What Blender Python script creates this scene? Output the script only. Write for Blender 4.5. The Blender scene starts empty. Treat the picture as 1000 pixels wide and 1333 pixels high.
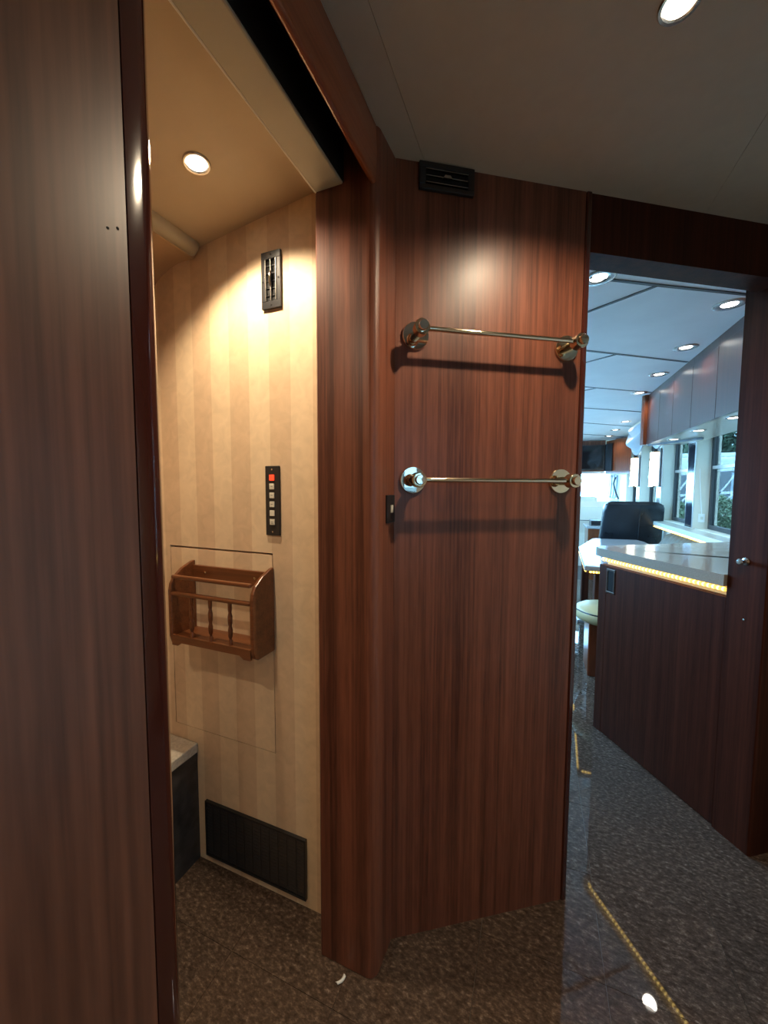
import bpy, bmesh, math, random
from mathutils import Vector, Matrix
random.seed(7)
sc = bpy.context.scene
COL = sc.collection
PI = math.pi

# ------------------------------------------------------------------ camera
EYE = Vector((0, 0, 1.30)); F = 500.0
YAW, PITCH, ROLL = math.radians(21.756), math.radians(3.868), math.radians(0.217)
_f = Vector((-math.sin(YAW)*math.cos(PITCH), math.cos(YAW)*math.cos(PITCH), -math.sin(PITCH)))
_r = Vector((math.cos(YAW), math.sin(YAW), 0)); _u = _r.cross(_f)
R2 = _r*math.cos(ROLL)+_u*math.sin(ROLL); U2 = -_r*math.sin(ROLL)+_u*math.cos(ROLL)
cam = bpy.data.cameras.new('camera'); camo = bpy.data.objects.new('camera', cam); COL.objects.link(camo)
cam.sensor_fit = 'HORIZONTAL'; cam.sensor_width = 36; cam.lens = 36*F/1000.0
cam.clip_start = 0.02; cam.clip_end = 300
camo.matrix_world = Matrix(((R2.x, U2.x, -_f.x, EYE.x), (R2.y, U2.y, -_f.y, EYE.y), (R2.z, U2.z, -_f.z, EYE.z), (0, 0, 0, 1)))
sc.camera = camo
def ray(px, py): return R2*((px-500)/F)-U2*((py-666.5)/F)+_f
def on_z(px, py, z): d = ray(px, py); return EYE+d*((z-EYE.z)/d.z)

# ------------------------------------------------------------------ world, daylight, exposure
SKY = 36.0
w = bpy.data.worlds.new('sky'); sc.world = w; w.use_nodes = True
bg = w.node_tree.nodes['Background']
bg.inputs[0].default_value = (0.27, 0.61, 1.0, 1); bg.inputs[1].default_value = SKY
vs = sc.view_settings
vs.view_transform = 'Standard'; vs.look = 'None'; vs.gamma = 1; vs.use_curve_mapping = False
vs.exposure = 0.0

def portal(loc, rot, sx, sy):
    l = bpy.data.lights.new('window_portal', 'AREA'); l.shape = 'RECTANGLE'; l.size = sx; l.size_y = sy
    l.cycles.is_portal = True
    o = bpy.data.objects.new('window_portal', l); COL.objects.link(o); o.location = loc; o.rotation_euler = rot
WIN_Y = [(-.95, -.25), (2.33, 3.09), (3.27, 4.0), (4.18, 4.93), (5.11, 5.86), (6.04, 6.79)]
for a, b in WIN_Y[1:]:
    portal((1.39, (a+b)/2, 1.41), (0, PI/2, 0), .86, b-a)
    portal((-1.39, (a+b)/2, 1.41), (0, -PI/2, 0), .86, b-a)
portal((0, 7.78, 1.33), (-PI/2, 0, 0), 2.3, .55)
portal((1.39, -.60, 1.41), (0, PI/2, 0), .86, .70)

# ------------------------------------------------------------------ materials
def new_mat(name):
    m = bpy.data.materials.new(name); m.use_nodes = True
    nt = m.node_tree; return m, nt, nt.nodes['Principled BSDF']
def setp(b, **k):
    for n, v in k.items():
        n = n.replace('_', ' ')
        if n in b.inputs: b.inputs[n].default_value = v
def plain(name, c, rough=.5, metal=0, spec=.5, coat=0, noise=0, nscale=8, bump=0, bscale=200):
    m, nt, b = new_mat(name)
    setp(b, Base_Color=(*c, 1), Roughness=rough, Metallic=metal, Specular_IOR_Level=spec, Coat_Weight=coat, Coat_Roughness=.08)
    tc = nt.nodes.new('ShaderNodeTexCoord')
    if noise:
        n = nt.nodes.new('ShaderNodeTexNoise'); n.inputs['Scale'].default_value = nscale; n.inputs['Detail'].default_value = 5
        nt.links.new(tc.outputs['Object'], n.inputs['Vector'])
        r = nt.nodes.new('ShaderNodeValToRGB')
        r.color_ramp.elements[0].position = .3; r.color_ramp.elements[1].position = .7
        r.color_ramp.elements[0].color = (*[x*(1-noise) for x in c], 1); r.color_ramp.elements[1].color = (*[min(1, x*(1+noise)) for x in c], 1)
        nt.links.new(n.outputs['Fac'], r.inputs['Fac']); nt.links.new(r.outputs['Color'], b.inputs['Base Color'])
    if bump:
        n = nt.nodes.new('ShaderNodeTexNoise'); n.inputs['Scale'].default_value = bscale
        nt.links.new(tc.outputs['Object'], n.inputs['Vector'])
        bp = nt.nodes.new('ShaderNodeBump'); bp.inputs['Strength'].default_value = bump; bp.inputs['Distance'].default_value = .002
        nt.links.new(n.outputs['Fac'], bp.inputs['Height']); nt.links.new(bp.outputs['Normal'], b.inputs['Normal'])
    return m
def emit(name, c, s):
    m, nt, b = new_mat(name)
    setp(b, Base_Color=(*c, 1), Emission_Color=(*c, 1), Emission_Strength=s, Roughness=.4)
    return m
def wood(name, dark, light, sx=24, rough=.40, coat=.12, axis='Z', ribbon=.55, spec=.4):
    """quarter-sawn ribbon grain: noise stretched along one axis, with short diagonal flecks"""
    m, nt, b = new_mat(name); N = nt.nodes; L = nt.links
    tc = N.new('ShaderNodeTexCoord')
    def tex(scale3, detail, rot=(0, 0, 0)):
        mp = N.new('ShaderNodeMapping'); mp.inputs['Scale'].default_value = scale3; mp.inputs['Rotation'].default_value = rot
        L.new(tc.outputs['Object'], mp.inputs['Vector'])
        n = N.new('ShaderNodeTexNoise'); n.inputs['Scale'].default_value = 1; n.inputs['Detail'].default_value = detail; n.inputs['Roughness'].default_value = .6
        L.new(mp.outputs['Vector'], n.inputs['Vector']); return n
    def sc3(a, lo): return (lo, a, a) if axis == 'X' else ((a, lo, a) if axis == 'Y' else (a, a, lo))
    wide = tex(sc3(sx, .25), 3); fine = tex(sc3(sx*6, 1.2), 2); fleck = tex(sc3(sx*5, 9), 2, (.35, .25, 0))
    a = N.new('ShaderNodeMath'); a.operation = 'MULTIPLY_ADD'; a.inputs[1].default_value = .30; L.new(fine.outputs['Fac'], a.inputs[0])
    a2 = N.new('ShaderNodeMath'); a2.operation = 'MULTIPLY_ADD'; a2.inputs[1].default_value = ribbon; L.new(wide.outputs['Fac'], a2.inputs[0]); L.new(a.outputs[0], a2.inputs[2])
    a3 = N.new('ShaderNodeMath'); a3.operation = 'MULTIPLY_ADD'; a3.inputs[1].default_value = .22; L.new(fleck.outputs['Fac'], a3.inputs[0]); L.new(a2.outputs[0], a3.inputs[2])
    mid = (.30+ribbon+.22)*.5
    a.inputs[2].default_value = 0
    r = N.new('ShaderNodeValToRGB'); r.color_ramp.elements[0].position = mid-.13; r.color_ramp.elements[1].position = mid+.13
    r.color_ramp.elements[0].color = (*dark, 1); r.color_ramp.elements[1].color = (*light, 1)
    L.new(a3.outputs[0], r.inputs['Fac']); L.new(r.outputs['Color'], b.inputs['Base Color'])
    setp(b, Roughness=rough, Coat_Weight=coat, Coat_Roughness=.28, Specular_IOR_Level=spec)
    return m
def granite(name):
    m, nt, b = new_mat(name); N = nt.nodes; L = nt.links
    tc = N.new('ShaderNodeTexCoord'); oi = N.new('ShaderNodeObjectInfo')
    ad = N.new('ShaderNodeVectorMath'); ad.operation = 'MULTIPLY_ADD'; ad.inputs[1].default_value = (37, 53, 11)
    L.new(oi.outputs['Random'], ad.inputs[0]); L.new(tc.outputs['Object'], ad.inputs[2])
    mp = N.new('ShaderNodeMapping'); mp.inputs['Scale'].default_value = (1, 1.8, 1); mp.inputs['Rotation'].default_value = (0, 0, .5)
    L.new(ad.outputs[0], mp.inputs['Vector'])
    n1 = N.new('ShaderNodeTexNoise'); n1.inputs['Scale'].default_value = 62; n1.inputs['Detail'].default_value = 6; n1.inputs['Roughness'].default_value = .72
    n2 = N.new('ShaderNodeTexNoise'); n2.inputs['Scale'].default_value = 5; n2.inputs['Detail'].default_value = 3
    L.new(mp.outputs[0], n1.inputs['Vector']); L.new(ad.outputs[0], n2.inputs['Vector'])
    r = N.new('ShaderNodeValToRGB'); cr = r.color_ramp
    cr.elements[0].position = .36; cr.elements[0].color = (.044, .030, .022, 1)
    cr.elements[1].position = .52; cr.elements[1].color = (.090, .061, .045, 1)
    e = cr.elements.new(.60); e.color = (.145, .100, .074, 1)
    e = cr.elements.new(.70); e.color = (.28, .22, .18, 1)
    L.new(n1.outputs['Fac'], r.inputs['Fac'])
    mx = N.new('ShaderNodeMix'); mx.data_type = 'RGBA'; mx.blend_type = 'MULTIPLY'; mx.inputs['Factor'].default_value = .6
    r2 = N.new('ShaderNodeValToRGB'); r2.color_ramp.elements[0].color = (.55, .55, .55, 1); r2.color_ramp.elements[1].color = (1.25, 1.2, 1.15, 1)
    L.new(n2.outputs['Fac'], r2.inputs['Fac'])
    L.new(r.outputs['Color'], mx.inputs['A']); L.new(r2.outputs['Color'], mx.inputs['B']); L.new(mx.outputs['Result'], b.inputs['Base Color'])
    setp(b, Roughness=.022, Specular_IOR_Level=.5)
    return m
def wallpaper(name):
    """printed vertical stripes, 7.4 cm wide, with a soft marbled mottle"""
    m, nt, b = new_mat(name); N = nt.nodes; L = nt.links
    tc = N.new('ShaderNodeTexCoord'); sx = N.new('ShaderNodeSeparateXYZ'); L.new(tc.outputs['Object'], sx.inputs[0])
    a = N.new('ShaderNodeMath'); a.operation = 'MULTIPLY_ADD'; a.inputs[1].default_value = 1/.148; a.inputs[2].default_value = .81/.148+20; L.new(sx.outputs['X'], a.inputs[0])
    fr = N.new('ShaderNodeMath'); fr.operation = 'FRACT'; L.new(a.outputs[0], fr.inputs[0])
    gt = N.new('ShaderNodeMath'); gt.operation = 'GREATER_THAN'; gt.inputs[1].default_value = .5; L.new(fr.outputs[0], gt.inputs[0])
    mx = N.new('ShaderNodeMix'); mx.data_type = 'RGBA'; mx.inputs['A'].default_value = (.78, .60, .40, 1); mx.inputs['B'].default_value = (.69, .50, .325, 1)
    L.new(gt.outputs[0], mx.inputs['Factor'])
    n = N.new('ShaderNodeTexNoise'); n.inputs['Scale'].default_value = 26; n.inputs['Detail'].default_value = 6; n.inputs['Distortion'].default_value = .8
    L.new(tc.outputs['Object'], n.inputs['Vector'])
    r = N.new('ShaderNodeValToRGB'); r.color_ramp.elements[0].position = .3; r.color_ramp.elements[1].position = .7
    r.color_ramp.elements[0].color = (.93, .925, .915, 1); r.color_ramp.elements[1].color = (1.06, 1.06, 1.06, 1); L.new(n.outputs['Fac'], r.inputs['Fac'])
    m2 = N.new('ShaderNodeMix'); m2.data_type = 'RGBA'; m2.blend_type = 'MULTIPLY'; m2.inputs['Factor'].default_value = 1
    L.new(mx.outputs['Result'], m2.inputs['A']); L.new(r.outputs['Color'], m2.inputs['B']); L.new(m2.outputs['Result'], b.inputs['Base Color'])
    setp(b, Roughness=.55, Specular_IOR_Level=.25)
    return m
def glass(name, tint, refl=.06):
    m, nt, b = new_mat(name); N = nt.nodes; L = nt.links
    N.remove(b); out = N['Material Output']
    t = N.new('ShaderNodeBsdfTransparent'); t.inputs[0].default_value = (*tint, 1)
    g = N.new('ShaderNodeBsdfGlossy'); g.inputs['Roughness'].default_value = .01
    mx = N.new('ShaderNodeMixShader'); mx.inputs[0].default_value = refl
    L.new(t.outputs[0], mx.inputs[1]); L.new(g.outputs[0], mx.inputs[2]); L.new(mx.outputs[0], out.inputs['Surface'])
    return m

M = {}
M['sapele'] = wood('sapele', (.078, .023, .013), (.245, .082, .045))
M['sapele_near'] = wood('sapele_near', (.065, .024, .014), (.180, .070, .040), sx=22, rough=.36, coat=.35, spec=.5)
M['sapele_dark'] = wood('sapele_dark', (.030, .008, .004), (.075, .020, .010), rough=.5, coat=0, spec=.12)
M['cabinet_wood'] = wood('cabinet_wood', (.050, .016, .012), (.095, .030, .021), rough=.3, coat=.35)
M['cherry'] = wood('cherry', (.22, .050, .016), (.40, .110, .040), sx=14, rough=.2, coat=.5, axis='Y')
M['cherry_v'] = wood('cherry_v', (.13, .032, .012), (.26, .075, .028), sx=14, rough=.2, coat=.5)
M['rack_wood'] = wood('rack_wood', (.10, .030, .010), (.21, .070, .024), sx=30, rough=.3, coat=.3, axis='X')
M['nosing'] = plain('nosing', (.055, .014, .010), rough=.10, coat=.6)
M['granite'] = granite('granite')
M['grout'] = plain('grout', (.14, .125, .11), rough=.8, noise=.15, nscale=60)
M['paper'] = wallpaper('paper')
M['hall_ceiling'] = plain('hall_ceiling', (.52, .47, .38), rough=.7, noise=.03, nscale=30, bump=.08)
M['front_ceiling'] = plain('front_ceiling', (.90, .90, .90), rough=.55, noise=.03, nscale=6)
M['bath_ceiling'] = plain('bath_ceiling', (.50, .40, .27), rough=.5, noise=.03, nscale=12)
M['fascia'] = plain('fascia', (.42, .375, .27), rough=.5, noise=.03, nscale=12)
M['bath_wall'] = plain('bath_wall', (.50, .34, .20), rough=.5, noise=.04, nscale=10)
M['cream'] = plain('cream', (.74, .69, .57), rough=.5, noise=.03, nscale=8)
M['cream_gloss'] = plain('cream_gloss', (.70, .66, .56), rough=.22, noise=.03, nscale=40)
M['black'] = plain('black', (.020, .020, .022), rough=.3, noise=.1, nscale=40)
M['slot'] = plain('slot', (.008, .008, .008), rough=.9, noise=.1, nscale=40)
M['chrome'] = plain('chrome', (.80, .76, .68), rough=.06, metal=1, noise=.02, nscale=4)
M['brass'] = plain('brass', (.78, .66, .47), rough=.08, metal=1, noise=.02, nscale=4)
M['steel'] = plain('steel', (.55, .54, .52), rough=.25, metal=1, noise=.05, nscale=30)
M['bronze'] = plain('bronze', (.13, .10, .085), rough=.3, metal=1, noise=.1, nscale=60)
M['button'] = plain('button', (.70, .66, .54), rough=.4, noise=.03, nscale=80)
M['print'] = plain('print', (.10, .09, .08), rough=.5, noise=.05, nscale=80)
M['red_button'] = emit('red_button', (1.0, .06, .02), 1.1)
M['slate'] = plain('slate', (.040, .038, .040), rough=.35, noise=.5, nscale=26)
M['slab'] = plain('slab', (.60, .55, .46), rough=.15, noise=.15, nscale=120)
M['corian'] = plain('corian', (.36, .32, .27), rough=.13, noise=.12, nscale=260)
M['table_top'] = plain('table_top', (.40, .41, .42), rough=.10, noise=.05, nscale=90)
M['led'] = emit('led', (1.0, .66, .16), 7.0)
M['led_tube'] = emit('led_tube', (1.0, .62, .12), 1.5)
M['led_glow'] = plain('led_channel', (.70, .55, .30), rough=.35, noise=.05, nscale=50)
M['lens'] = emit('lens', (1.0, .86, .66), 26.0)
M['lens_front'] = emit('lens_front', (1.0, .93, .82), 9.0)
M['sconce_glass'] = emit('sconce_glass', (1.0, .88, .66), 3.2)
M['leather'] = plain('leather', (.012, .016, .021), rough=.27, noise=.25, nscale=6, bump=.25, bscale=160)
M['vinyl'] = plain('vinyl', (.52, .41, .21), rough=.35, noise=.04, nscale=12, bump=.1)
M['tuft'] = plain('tuft', (.15, .12, .082), rough=.5, noise=.1, nscale=20, bump=.1)
M['fabric'] = plain('fabric', (.50, .53, .57), rough=.7, noise=.05, nscale=30, bump=.1)
M['screen'] = plain('screen', (.010, .012, .014), rough=.08, noise=.1, nscale=3)
M['alu'] = plain('alu', (.62, .63, .64), rough=.3, metal=.8, noise=.05, nscale=20)
M['frame_dark'] = plain('frame_dark', (.025, .027, .03), rough=.35, noise=.1, nscale=30)
M['mirror_dark'] = plain('mirror_dark', (.020, .022, .03), rough=.12, metal=0, noise=.05, nscale=2)
M['white'] = plain('white', (.85, .85, .82), rough=.5, noise=.02, nscale=20)
M['pane'] = glass('pane', (.31, .30, .28), .02)
M['pane_clear'] = glass('pane_clear', (.92, .95, .96), .04)

# ------------------------------------------------------------------ mesh helpers
class MB:
    def __init__(s): s.v = []; s.f = []; s.sm = []
    def add(s, vs_, fs, smooth=False):
        o = len(s.v); s.v += [tuple(v) for v in vs_]; s.f += [tuple(i+o for i in f) for f in fs]; s.sm += [smooth]*len(fs); return s
    def box(s, lo, hi):
        x0, y0, z0 = lo; x1, y1, z1 = hi
        return s.add([(x0,y0,z0),(x1,y0,z0),(x1,y1,z0),(x0,y1,z0),(x0,y0,z1),(x1,y0,z1),(x1,y1,z1),(x0,y1,z1)],
                     [(0,3,2,1),(4,5,6,7),(0,1,5,4),(1,2,6,5),(2,3,7,6),(3,0,4,7)])
    def prism(s, poly, z0, z1, smooth=False):
        n = len(poly); vs_ = [(p[0], p[1], z0) for p in poly]+[(p[0], p[1], z1) for p in poly]
        a = sum(poly[i][0]*poly[(i+1)%n][1]-poly[(i+1)%n][0]*poly[i][1] for i in range(n))
        if a < 0: vs_ = [(p[0], p[1], z0) for p in poly[::-1]]+[(p[0], p[1], z1) for p in poly[::-1]]
        s.add(vs_, [tuple(range(n))[::-1], tuple(range(n, 2*n))])
        return s.add(vs_, [(i, (i+1)%n, n+(i+1)%n, n+i) for i in range(n)], smooth)
    def extrude(s, poly, axis, a, b, smooth=False):
        """2-D profile swept along x or y"""
        t = MB(); t.prism(poly, a, b, smooth)
        if axis == 'x': vs_ = [(v[2], v[0], v[1]) for v in t.v]
        else: vs_ = [(v[0], v[2], v[1]) for v in t.v]; t.f = [f[::-1] for f in t.f]
        o = len(s.v); s.v += vs_; s.f += [tuple(i+o for i in f) for f in t.f]; s.sm += t.sm; return s
    def tube(s, pts, r, n=12, cap=True):
        pts = [Vector(p) for p in pts]; rr = r if isinstance(r, (list, tuple)) else [r]*len(pts)
        vs_ = []; prev = None
        for i, p in enumerate(pts):
            d = (pts[min(i+1, len(pts)-1)]-pts[max(i-1, 0)]).normalized()
            if prev is None: a = d.orthogonal().normalized()
            else: a = (prev-d*prev.dot(d)).normalized()
            prev = a; b = d.cross(a)
            vs_ += [p+(a*math.cos(2*PI*k/n)+b*math.sin(2*PI*k/n))*rr[i] for k in range(n)]
        fs = [(i*n+k, i*n+(k+1)%n, (i+1)*n+(k+1)%n, (i+1)*n+k) for i in range(len(pts)-1) for k in range(n)]
        s.add(vs_, fs, True)
        if cap:
            m = len(pts)-1; s.add(vs_[:n], [tuple(range(n))[::-1]]); s.add(vs_[m*n:], [tuple(range(n))])
        return s
    def lathe(s, prof, origin=(0,0,0), axis='z', n=24):
        """prof = [(radius, height)...]"""
        vs_ = []
        for r, h in prof:
            for k in range(n):
                c, q = r*math.cos(2*PI*k/n), r*math.sin(2*PI*k/n)
                p = (c, q, h) if axis == 'z' else ((c, -h, q) if axis == '-y' else (h, c, q))
                vs_.append((p[0]+origin[0], p[1]+origin[1], p[2]+origin[2]))
        fs = [(i*n+k, i*n+(k+1)%n, (i+1)*n+(k+1)%n, (i+1)*n+k) for i in range(len(prof)-1) for k in range(n)]
        s.add(vs_, fs, True)
        if prof[0][0] > 1e-6: s.add(vs_[:n], [tuple(range(n))[::-1]])
        if prof[-1][0] > 1e-6: s.add(vs_[-n:], [tuple(range(n))])
        return s
    def grid(s, fn, nu, nv, smooth=True):
        vs_ = [fn(i/nu, j/nv) for j in range(nv+1) for i in range(nu+1)]
        fs = [(j*(nu+1)+i, j*(nu+1)+i+1, (j+1)*(nu+1)+i+1, (j+1)*(nu+1)+i) for j in range(nv) for i in range(nu)]
        return s.add(vs_, fs, smooth)
    def build(s, name, mat, parent=None, loc=None, bevel=0, seg=2, solid=0, sub=0, merge=True):
        me = bpy.data.meshes.new(name); me.from_pydata(s.v, [], s.f)
        me.polygons.foreach_set('use_smooth', s.sm); me.materials.append(M[mat] if isinstance(mat, str) else mat)
        if merge:
            bm = bmesh.new(); bm.from_mesh(me); bmesh.ops.remove_doubles(bm, verts=bm.verts, dist=1e-6)
            bmesh.ops.recalc_face_normals(bm, faces=bm.faces); bm.to_mesh(me); bm.free()
        me.update()
        if any(s.sm): me.set_sharp_from_angle(angle=math.radians(38))
        o = bpy.data.objects.new(name, me); COL.objects.link(o)
        if parent: o.parent = parent
        if loc: o.location = loc
        if solid: md = o.modifiers.new('thickness', 'SOLIDIFY'); md.thickness = solid; md.offset = 0
        if bevel: md = o.modifiers.new('bevel', 'BEVEL'); md.width = bevel; md.segments = seg; md.limit_method = 'ANGLE'; md.angle_limit = .9
        if sub: md = o.modifiers.new('subd', 'SUBSURF'); md.levels = sub; md.render_levels = sub
        return o
def box(name, lo, hi, mat, parent=None, bevel=0, seg=2): return MB().box(lo, hi).build(name, mat, parent, bevel=bevel, seg=seg)
def thing(name, label, cat, loc=(0,0,0), rz=0, group=None):
    o = bpy.data.objects.new(name, None); COL.objects.link(o); o.empty_display_size = .05
    o.location = loc; o.rotation_euler = (0, 0, rz); o['label'] = label; o['category'] = cat
    if group: o['group'] = group
    return o
def tag(o, label, cat, group=None):
    o['label'] = label; o['category'] = cat
    if group: o['group'] = group
    return o
def struct(o, label=None, cat=None):
    o['kind'] = 'structure'
    if label: o['label'] = label
    if cat: o['category'] = cat
    return o
def dup(root, loc, label, rz=None):
    r = root.copy(); COL.objects.link(r); r.location = loc; r['label'] = label
    if rz is not None: r.rotation_euler = (0, 0, rz)
    for ch in list(root.children):
        c = ch.copy(); COL.objects.link(c); c.parent = r
        for g in list(ch.children):
            d = g.copy(); COL.objects.link(d); d.parent = c
    return r
def arc(cx, cy, rx, ry, a0, a1, n):
    return [(cx+rx*math.cos(math.radians(a0+(a1-a0)*i/n)), cy+ry*math.sin(math.radians(a0+(a1-a0)*i/n))) for i in range(n+1)]

# angled partition frame: s along the wall, n through it
P0 = Vector((-.353, .957)); ANG = math.radians(33.17)
EV = Vector((math.cos(ANG), math.sin(ANG))); NV = Vector((-EV.y, EV.x))
def sn(s, n): p = P0+EV*s+NV*n; return (p.x, p.y)
def slab(s0, s1, n0, n1): return [sn(s0, n0), sn(s1, n0), sn(s1, n1), sn(s0, n1)]
CZ = 2.12

# ------------------------------------------------------------------ floor
fl = struct(box('floor', (-1.3, -3.3, -.06), (1.3, 7.7, -.003), 'grout'), 'polished brown granite tile floor', 'floor')
TX, TY = .3205, .307
tile_proto = None
for i in range(-3, 6):
    for j in range(-4, 17):
        x0 = -.438+i*TX; y0 = .7625+j*TY
        cx, cy = x0+TX/2, y0+TY/2
        if not (-1.25 < cx < 1.2): continue
        if cy < -.2: continue
        if j > 12 and cx < 0: continue
        rel = Vector((cx, cy))-P0
        if rel.dot(NV) > .3 and rel.dot(EV) < .3: continue
        if .3 < rel.dot(NV) < .6 and rel.dot(EV) > 1.5: continue
        if tile_proto is None:
            tile_proto = MB().box((-TX/2+.0006, -TY/2+.0006, -.010), (TX/2-.0006, TY/2-.0006, 0)).build('floor_tile', 'granite', fl, (cx, cy, 0))
        else:
            t = tile_proto.copy(); COL.objects.link(t); t.location = (cx, cy, 0)

# ------------------------------------------------------------------ hall shell
# left foreground wall and its rounded edge
struct(box('wall_left', (-.445, -3.2, 0), (-.365, .2605, CZ), 'sapele_near'), 'dark brown wood wall panel at far left', 'wall')
prof = [(-.365, .262)]+arc(-.411, .277, .046, .029, 0, 180, 14)+[(-.457, .262)]
struct(MB().prism(prof, 0, CZ, True).build('trim_1', 'nosing'), 'glossy dark rounded edge of the left wood wall', 'trim')
h = thing('screw_hole', 'two small screw holes in the left wood wall', 'hole', (-.365, .2475, 1.5325))
for yy, zz in ((-.0045, -.0025), (.0045, .0025)):
    MB().lathe([(.0013, -.001), (.0013, .0003)], (0, yy, zz), 'x', 10).build('hole', 'slot', h)

# post beside bath opening
prof = [(-.519, .849)]+arc(-.384, .875, .026, .026, -90, 0, 8)+[(-.3535, .9575), (-.36, 1.03), (-.525, 1.03), (-.525, .855)]
struct(MB().prism(prof, 0, CZ).build('trim_2', 'sapele', bevel=.002), 'reddish wood post between bath opening and towel wall', 'trim')
# header beam over the bath opening
prof = [(-.380, 1.998)]+arc(-.3725, 2.002, .0075, .010, 180, 360, 8)+[(-.363, 2.06), (-.365, CZ), (-.380, CZ)]
struct(MB().extrude(prof, 'y', .25, .858).build('trim_3', 'cherry'), 'glossy cherry beam over the bath opening', 'trim')
struct(MB().box((-.4435, .25, 2.105), (-.3805, .8485, CZ)).box((-.4448, .25, 2.011), (-.4436, .8485, CZ)).box((-.3815, .25, 2.004), (-.3803, .8485, CZ)).build('trim_4', 'slot', merge=False), 'black sliding door slot above the bath opening', 'trim')
struct(box('trim_5', (-.5195, .25, 2.007), (-.445, .8485, CZ), 'fascia', bevel=.004), 'cream ceiling strip beside the black slot', 'trim')
struct(MB().tube([(-.5205, .25, 2.0095), (-.5205, .8485, 2.0095)], .0028, 8).build('trim_10', 'cream'), 'thin pale bead along the bath ceiling strip', 'trim')

# angled towel wall, its edge strip, header and right jamb
struct(MB().prism(slab(0, .5445, 0, .12), 0, CZ).build('wall_towel', 'sapele'), 'tall ribbon-grain wood wall carrying two towel bars', 'wall')
struct(MB().prism(slab(.545, .561, -.005, .122), 0, CZ).build('trim_6', 'nosing', bevel=.003), 'dark narrow edge strip on the towel wall', 'trim')
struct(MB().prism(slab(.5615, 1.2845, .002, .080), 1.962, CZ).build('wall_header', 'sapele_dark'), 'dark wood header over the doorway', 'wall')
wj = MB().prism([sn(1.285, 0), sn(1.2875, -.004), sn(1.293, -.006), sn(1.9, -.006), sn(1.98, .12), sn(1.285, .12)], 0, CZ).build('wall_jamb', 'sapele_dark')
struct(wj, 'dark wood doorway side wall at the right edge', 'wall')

# hall ceiling: three panels
def clip_line(x, n): return P0.y+(n-(-EV.y)*(x-P0.x))/EV.x if True else 0
ce = struct(box('ceiling', (-1.3, -3.3, 2.1245), (1.3, 7.7, 2.18), 'front_ceiling'), 'ceiling of fabric and white panels', 'ceiling')
def hall_y(x): return P0.y+(.06+EV.y*(x-P0.x))/EV.x
for xa, xb in ((-.3645, -.2905), (-.2895, .4445), (.4455, 1.25)):
    MB().prism([(xa, -3.2), (xb, -3.2), (xb, min(hall_y(xb), 2.06)), (xa, hall_y(xa))], CZ, 2.124).build('ceiling_panel', 'hall_ceiling', ce)
# closing walls of the hall behind the camera
struct(box('wall_back', (-.44, -3.3, 0), (1.3, -3.2, CZ), 'sapele'), 'wood bedroom wall behind the camera', 'wall')

# ------------------------------------------------------------------ bath
BY = .937
wb = struct(MB().box((-1.25, BY, 0), (-.525, 1.02, .468)).box((-1.25, BY, 1.097), (-.525, 1.02, CZ)).box((-1.25, BY, .468), (-1.160, 1.02, 1.097)).box((-.733, BY, .468), (-.525, 1.02, 1.097)).build('wall_bath', 'paper', merge=False), 'tan striped wallpaper wall of the bath', 'wall')
box('hatch_recess', (-1.16, 1.0, .468), (-.733, 1.019, 1.097), 'slot', wb)
box('hatch_panel', (-1.155, BY-.001, .4705), (-.7345, .985, 1.091), 'paper', wb)['label'] = 'striped access hatch with a dark gap along its top'
# bath ceiling slopes down to the left
def bz(x): return 2.085+.127*(x+.577)
pts = [(-.5195, CZ), (-.5195, bz(-.5195)), (-.99, bz(-.99)), (-.99, CZ)]
struct(MB().extrude(pts, 'y', -.6, BY).build('ceiling_bath', 'bath_ceiling'), 'tan bath ceiling sloping down to the left', 'ceiling')
prof = [(-.9905, CZ)]+[(-.9905, 2.030)]+arc(-1.05, 1.83, .20, .175, 80, 180, 10)+[(-1.26, 1.6), (-1.26, CZ)]
struct(MB().extrude(prof, 'y', -.6, BY, True).build('ceiling_cove', 'bath_wall'), 'curved brown cove above the shower bench', 'ceiling')
tag(MB().tube([(-1.002, -.55, 2.028), (-1.002, .925, 2.028)], .026, 16).build('curtain_track', 'fascia', bevel=.004), 'cream tubular shower track under the bath ceiling', 'rail')
struct(box('wall_bath_side', (-1.33, -.6, 0), (-1.25, .937, CZ), 'bath_wall'), 'plain tan bath side wall', 'wall')
struct(box('wall_bath_back', (-1.25, -.68, 0), (-.446, -.6, CZ), 'bath_wall'), 'plain tan bath back wall', 'wall')
bn = thing('shower_bench', 'low dark slate bench with pale stone top in the bath', 'bench', (-1.155, .15, 0))
box('base', (-.094, -.74, 0), (.093, .786, .385), 'slate', bn)
box('seat_slab', (-.094, -.74, .386), (.098, .786, .42), 'slab', bn, bevel=.004)

# floor grille
g = thing('floor_grille', 'black slatted air return grille low on the striped wall', 'grille', (-.824, BY, .030))
box('backing', (-.199, -.004, .002), (.199, -.001, .194), 'slot', g)
m = MB()
for lo, hi in (((-.201, -.010, 0), (.201, -.0005, .005)), ((-.201, -.010, .191), (.201, -.0005, .196)), ((-.201, -.010, .005), (-.196, -.0005, .191)), ((.196, -.010, .005), (.201, -.0005, .191))): m.box(lo, hi)
m.build('frame', 'black', g, merge=False)
sl = None
for k in range(16):
    z = .012+k*.0115
    if sl is None: sl = MB().add([(-.195,-.009,0),(.195,-.009,0),(.195,-.004,.006),(-.195,-.004,.006),(-.195,-.008,-.0016),(.195,-.008,-.0016),(.195,-.003,.0044),(-.195,-.003,.0044)], [(0,1,2,3),(7,6,5,4),(0,4,5,1),(2,6,7,3),(1,5,6,2),(0,3,7,4)]).build('slat', 'black', g, (0, 0, z))
    else: o = sl.copy(); COL.objects.link(o); o.location = (0, 0, z)
dv = None
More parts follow.
